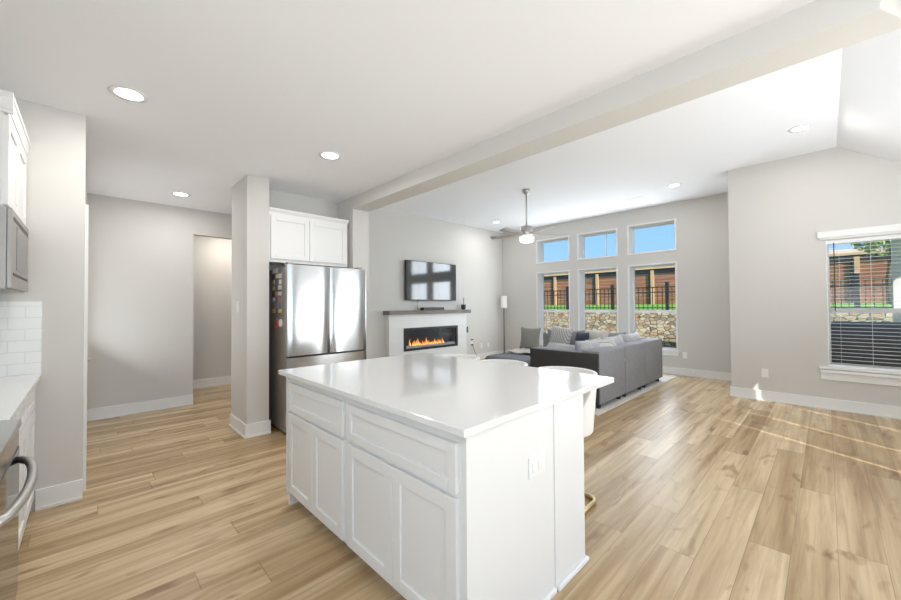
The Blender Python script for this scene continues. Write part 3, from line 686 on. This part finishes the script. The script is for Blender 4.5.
obj('cabinet', B().box(-6.16,-6.118,4.705,6.195,1.475,2.322), 'black', t, bevel=0.004)
obj('screen', B().box(-6.12,-6.114,4.718,6.182,1.495,2.31), 'tvglass', t)
obj('wall_bracket', B().box(-6.1985,-6.158,5.1,5.75,1.7,2.1), 'black', t)
obj('cable', B().tube([(-6.15,5.06,1.48),(-6.165,5.04,1.40),(-6.175,5.06,1.33),(-6.175,5.08,1.275)],0.005,6), 'black', t, smooth=True)
o = obj('soundbar', B().box(-6.15,-6.03,5.12,5.72,1.2625,1.325), 'black', bevel=0.006); tag(o,'slim black soundbar on the mantel under the television','soundbar')
t = thing('mantel_plant','dark little pot with upright pale twigs on the mantel end','plant',(-6.09,6.41,1.2625))
obj('pot', B().lathe([(0.04,1.2625),(0.055,1.30),(0.058,1.385),(0.05,1.385),(0.048,1.36)],(-6.09,6.41,0),20), 'pot', t, smooth=True)
b = B()
for i in range(7):
    a = random.uniform(0,6.28); rr = random.uniform(0.004,0.028)
    b.tube([(-6.09+rr*0.4*math.cos(a),6.41+rr*0.4*math.sin(a),1.36),(-6.09+rr*math.cos(a),6.41+rr*math.sin(a),1.36+random.uniform(0.14,0.22))],0.004,6)
obj('twigs', b, mat('pale_twig',(0.45,0.44,0.36),0.8), t, smooth=True)
def plate(axis, c, w, h, sgn, label, sockets=2, cat='outlet', name='wall_outlet', group=None):
    t = thing(name, label, cat, c, group)
    x,y,z = c; d = 0.007*sgn
    bx = (lambda u0,u1,z0,z1,e0,e1: B().box(x+u0,x+u1,min(y+e0,y+e1),max(y+e0,y+e1),z+z0,z+z1)) if axis=='y' else (lambda u0,u1,z0,z1,e0,e1: B().box(min(x+e0,x+e1),max(x+e0,x+e1),y+u0,y+u1,z+z0,z+z1))
    obj('cover_plate', bx(-w/2,w/2,-h/2,h/2,0,d), 'plate', t, bevel=0.002)
    if sockets == 2:
        for dz in (-0.022,0.022): obj('socket', bx(-0.016,0.016,dz-0.014,dz+0.014,d,d*1.4), 'plate', t, bevel=0.001)
    elif sockets == 1: obj('rocker', bx(-0.016,0.016,-0.034,0.034,d,d*1.5), 'plate', t, bevel=0.001)
    return t
plate('x',(-6.2,7.17,0.33),0.075,0.12,1,'white outlet plate low on the west wall, nearer the fireplace')
plate('x',(-6.2,7.45,0.33),0.075,0.12,1,'white outlet plate low on the west wall, nearer the floor lamp')
t = plate('x',(-6.2,6.80,0.45),0.08,0.20,1,'white wall outlet beside the fireplace with two plugs and a cord')
obj('plug', B().box(-6.19,-6.15,6.785,6.815,0.50,0.53), 'black', t); obj('plug', B().box(-6.19,-6.15,6.785,6.82,0.37,0.40), 'black', t)
obj('cord', B().tube([(-6.16,6.81,0.37),(-6.15,6.83,0.30),(-6.13,6.86,0.2),(-6.1,6.95,0.02)],0.006,6), 'black', t, smooth=True)
t = thing('fireplace_switch','small black remote holder on the wall just right of the fireplace','switch',(-6.2,6.63,0.77))
obj('holder', B().box(-6.2,-6.165,6.61,6.655,0.70,0.84), 'black', t, bevel=0.004)
plate('y',(-0.62,YR,0.38),0.075,0.12,-1,'white outlet on the blind window wall near its corner')
plate('y',(-1.90,YN,0.385),0.075,0.12,-1,'white outlet beside the sill of the tall window nearest the corner')
plate('y',(-1.77,YN-0.026,0.085),0.04,0.07,-1,'tiny socket plate set in the baseboard near the sofa',sockets=0,name='baseboard_socket')
plate('y',(-4.535,1.178,1.355),0.075,0.12,-1,'white light switch on the pillar side facing the hall',sockets=1,cat='switch',name='light_switch')

# ------------------------------------------------------------------ floor lamp
t = thing('floor_lamp','slim bronze floor lamp with white cylinder shade in the room corner','lamp',(-6.02,7.9,0))
obj('base', B().lathe([(0.13,0.0),(0.13,0.018),(0.02,0.03)],(-6.02,7.9,0),28), 'lamp_metal', t, smooth=True)
obj('pole', B().lathe([(0.013,0.03),(0.013,1.34)],(-6.02,7.9,0),12), 'lamp_metal', t, smooth=True)
obj('lamp_shade', B().lathe([(0.085,1.29),(0.085,1.61),(0.08,1.61),(0.08,1.29)],(-6.02,7.9,0),28,cap=False), 'shade', t, smooth=True)
obj('bulb', B().lathe([(0.012,1.34),(0.028,1.38),(0.03,1.42),(0.012,1.46)],(-6.02,7.9,0),14), 'shade', t, smooth=True)

# ------------------------------------------------------------------ ceiling fan
fc = (-3.585,5.36)
t = thing('ceiling_fan','brushed nickel five blade ceiling fan on a long downrod over the sofa','fan',(fc[0],fc[1],ZL))
obj('canopy', B().lathe([(0.02,ZL-0.075),(0.06,ZL-0.05),(0.075,ZL-0.001)],(*fc,0),28), 'nickel', t, smooth=True)
obj('downrod', B().lathe([(0.014,2.68),(0.014,ZL-0.06)],(*fc,0),12), 'nickel', t, smooth=True)
obj('motor', B().lathe([(0.04,2.72),(0.10,2.70),(0.105,2.58),(0.09,2.54),(0.04,2.53)],(*fc,0),32), 'nickel', t, smooth=True)
lk = obj('light_kit', B().lathe([(0.10,2.53),(0.125,2.52),(0.12,2.465),(0.10,2.435),(0.03,2.42)],(*fc,0),32), emit('fan_light_glass',(1,0.98,0.95),1.0), t, smooth=True)
for k in range(5):
    a = math.radians(340+72*k)
    def fn(u,v):
        r = 0.17+0.49*u; w = (0.052+0.018*u)*(1 if u<0.97 else 0.8)
        q = (v-0.5)*2*w; tw = 0.22
        x,y,z = r, q*math.cos(tw), 2.575+q*math.sin(tw)
        return (fc[0]+x*math.cos(a)-y*math.sin(a), fc[1]+x*math.sin(a)+y*math.cos(a), z)
    o = obj('blade', B().grid(fn,8,2), 'blade', t, smooth=True); md = o.modifiers.new('th','SOLIDIFY'); md.thickness=0.008
    p0 = (fc[0]+0.09*math.cos(a),fc[1]+0.09*math.sin(a),2.575); p1=(fc[0]+0.22*math.cos(a),fc[1]+0.22*math.sin(a),2.575)
    obj('blade_iron', B().tube([p0,p1],0.014,8), 'nickel', o, smooth=True)

# ------------------------------------------------------------------ recessed lights
def downlight(x,y,z,label,power=7.0,proto=[None]):
    t = thing('recessed_light', label, 'light', (x,y,z), 'recessed ceiling lights')
    obj('trim_ring', B().lathe([(0.072,z-0.004),(0.098,z-0.006),(0.10,z-0.0005),(0.072,z-0.0005)],(x,y,0),36,cap=False), 'trim', t, smooth=True)
    obj('diffuser', B().lathe([(0.001,z-0.003),(0.073,z-0.003)],(x,y,0),36,cap=False), 'diffuser', t)
    d = bpy.data.lights.new('recessed_lamp','AREA'); d.shape='DISK'; d.size=0.14; d.energy=power; d.color=(1.0,0.96,0.91)
    o = bpy.data.objects.new('recessed_lamp',d); COL.objects.link(o); o.parent=t; o.location=(0,0,-0.012)
    return t
downlight(-3.17,0.18,ZK,'recessed ceiling light nearest the crowned upper cabinet')
downlight(-3.19,1.585,ZK,'recessed ceiling light over the island in front of the refrigerator')
downlight(-5.54,0.80,ZK,'recessed ceiling light over the hall by the pillar')
downlight(-5.46,6.90,ZL,'recessed ceiling light in the corner beyond the television')
downlight(-1.745,6.95,ZL,'recessed ceiling light near the tall windows and room corner')
downlight(-0.177,5.74,ZL,'recessed ceiling light beside the sloped ceiling')
o = obj('ceiling_vent', B().box(-2.62,-2.30,7.21,7.36,ZL-0.006,ZL-0.0005), 'trim', bevel=0.002); tag(o,'flat white air vent on the ceiling above the tall windows','vent')
t = thing('motion_sensor','tiny white sensor high in the corner above the floor lamp','sensor',(-6.02,7.85,ZL))
obj('housing', B().lathe([(0.05,ZL-0.001),(0.045,ZL-0.03),(0.02,ZL-0.04)],(-6.02,7.85,0),18), 'plate', t, smooth=True)

# ------------------------------------------------------------------ rug and sofa
o = obj('area_rug', B().box(-5.35,-1.975,4.45,7.88,0.0005,0.012), 'rug'); tag(o,'pale cream area rug lying under the grey sectional','rug')
t = thing('sectional_sofa','grey velvet sectional sofa with back turned to the kitchen','sofa',(-3.1,6.2,0.012))
SX = -2.03
yb = [4.64,5.50,6.33,7.22]
for a,c in zip(yb,yb[1:]):
    obj('back_module', B().box(SX-0.24,SX,a+0.012,c-0.012,0.075,0.755), 'sofa', t, bevel=0.022, seg=3, smooth=True)
    obj('foot', B().lathe([(0.03,0.0125),(0.035,0.08)],(SX-0.07,c-0.1,0),12), 'black', t)
    obj('foot', B().lathe([(0.03,0.0125),(0.035,0.08)],(SX-0.07,a+0.1,0),12), 'black', t)
obj('arm', B().box(-3.07,SX-0.245,4.645,4.90,0.075,0.735), 'sofa', t, bevel=0.03, seg=3, smooth=True)
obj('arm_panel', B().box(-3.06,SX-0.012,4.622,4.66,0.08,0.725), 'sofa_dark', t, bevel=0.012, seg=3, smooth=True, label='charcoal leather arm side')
obj('seat_base', B().box(-3.06,SX-0.245,4.905,6.26,0.075,0.30), 'sofa', t, bevel=0.02)
obj('seat_base', B().box(-3.06,SX-0.245,6.265,6.99,0.075,0.30), 'sofa', t, bevel=0.02)
obj('seat_base', B().box(-4.3,-3.065,6.3,6.99,0.075,0.30), 'sofa', t, bevel=0.02)
obj('back_module', B().box(-4.3,SX-0.25,6.995,7.22,0.075,0.755), 'sofa', t, bevel=0.03, seg=3, smooth=True)
obj('seat_cushion', B().box(-3.05,SX-0.25,4.91,5.58,0.302,0.47), 'sofa_cush', t, bevel=0.05, seg=4, smooth=True)
obj('seat_cushion', B().box(-3.05,SX-0.25,5.585,6.26,0.302,0.47), 'sofa_cush', t, bevel=0.05, seg=4, smooth=True)
obj('seat_cushion', B().box(-4.3,SX-0.25,6.265,6.99,0.302,0.47), 'sofa_cush', t, bevel=0.05, seg=4, smooth=True)
def pillow(w,h,d,n=16,pinch=0.10):
    b = B()
    for sg in (1,-1):
        def fn(u,v):
            x,y = 2*u-1, 2*v-1
            k = ((1-x*x)*(1-y*y))**0.42
            px = x*w/2*(1-pinch*(1-y*y)*abs(x)); py = y*h/2*(1-pinch*(1-x*x)*abs(y))
            return (px, sg*d/2*k, py)
        b.grid(fn,n,n)
    bmesh.ops.remove_doubles(b.bm, verts=b.bm.verts[:], dist=0.0004)
    return b
def place(b, loc, rx=0, ry=0, rz=0):
    return b.xf(Matrix.Translation(loc) @ Matrix.Rotation(rz,4,'Z') @ Matrix.Rotation(rx,4,'X') @ Matrix.Rotation(ry,4,'Y'))
# back cushions belong to the sofa
for y in (5.15,5.95,6.72):
    obj('back_cushion', place(pillow(0.80,0.46,0.24), (SX-0.34,y,0.64), rx=-0.22, rz=PI/2), 'cush_light', t, smooth=True)
for x in (-3.75,-2.95):
    obj('back_cushion', place(pillow(0.82,0.44,0.22), (x,6.90,0.64), rx=-0.2), 'sofa_cush', t, smooth=True)
ch = thing('chaise','dark slate chaise ottoman on the rug left of the sofa arm','ottoman',(-3.75,5.6,0.012))
obj('base', B().box(-4.28,-3.2,5.02,6.25,0.06,0.26), 'chaise', ch, bevel=0.03, seg=3)
obj('cushion', B().box(-4.29,-3.19,5.01,6.25,0.262,0.47), 'chaise', ch, bevel=0.08, seg=5, smooth=True)
for x in (-4.18,-3.3):
    for y in (5.12,6.15): obj('foot', B().lathe([(0.025,0.0125),(0.03,0.062)],(x,y,0),12), 'black', ch)
b = B().grid(lambda u,v: (-4.22+0.55*u, 5.55+0.62*v, 0.508+0.012*math.sin(9*u+3*v)+0.008*math.sin(14*v-4*u)), 14,14)
o = obj('throw_blanket', b, 'throw', smooth=True); md=o.modifiers.new('th','SOLIDIFY'); md.thickness=0.012; md.offset=1; tag(o,'cream knit throw blanket folded on the slate chaise','blanket')
P = 'throw pillows on the sectional'
o = obj('throw_pillow', place(pillow(0.44,0.44,0.15), (-4.12,6.24,0.70), rx=-0.18, rz=0.12), 'pillow_grey', smooth=True); tag(o,'plain sage grey pillow standing on the chaise','pillow',P)
o = obj('throw_pillow', place(pillow(0.50,0.46,0.15), (-3.50,6.30,0.73), rx=-0.25, ry=0.10, rz=-0.15), 'pattern', smooth=True); tag(o,'line patterned pale pillow beside the sage grey pillow','pillow',P)
o = obj('throw_pillow', place(pillow(0.36,0.38,0.14), (-3.14,6.42,0.68), rx=-0.2, rz=-0.5), 'pillow_navy', smooth=True); tag(o,'small navy pillow behind the line patterned pillow','pillow',P)
o = obj('throw_pillow', place(pillow(0.62,0.44,0.18), (-2.78,5.0,0.64), rx=-1.05, rz=0.1, ry=0.12), 'cush_light', smooth=True); tag(o,'mottled light grey pillow slumped behind the dark sofa arm','pillow',P)
o = obj('throw_pillow', place(pillow(0.46,0.40,0.17), (-2.27,5.36,0.70), rx=-0.8, rz=0.9), 'pattern', smooth=True); tag(o,'line patterned pillow in the sofa corner by the dark arm','pillow',P)
o = obj('throw_pillow', place(pillow(0.50,0.34,0.16), (-2.95,6.58,0.74), rx=-0.35, rz=-0.1), 'throw', smooth=True); tag(o,'cream pillow against the window side of the sectional','pillow',P)
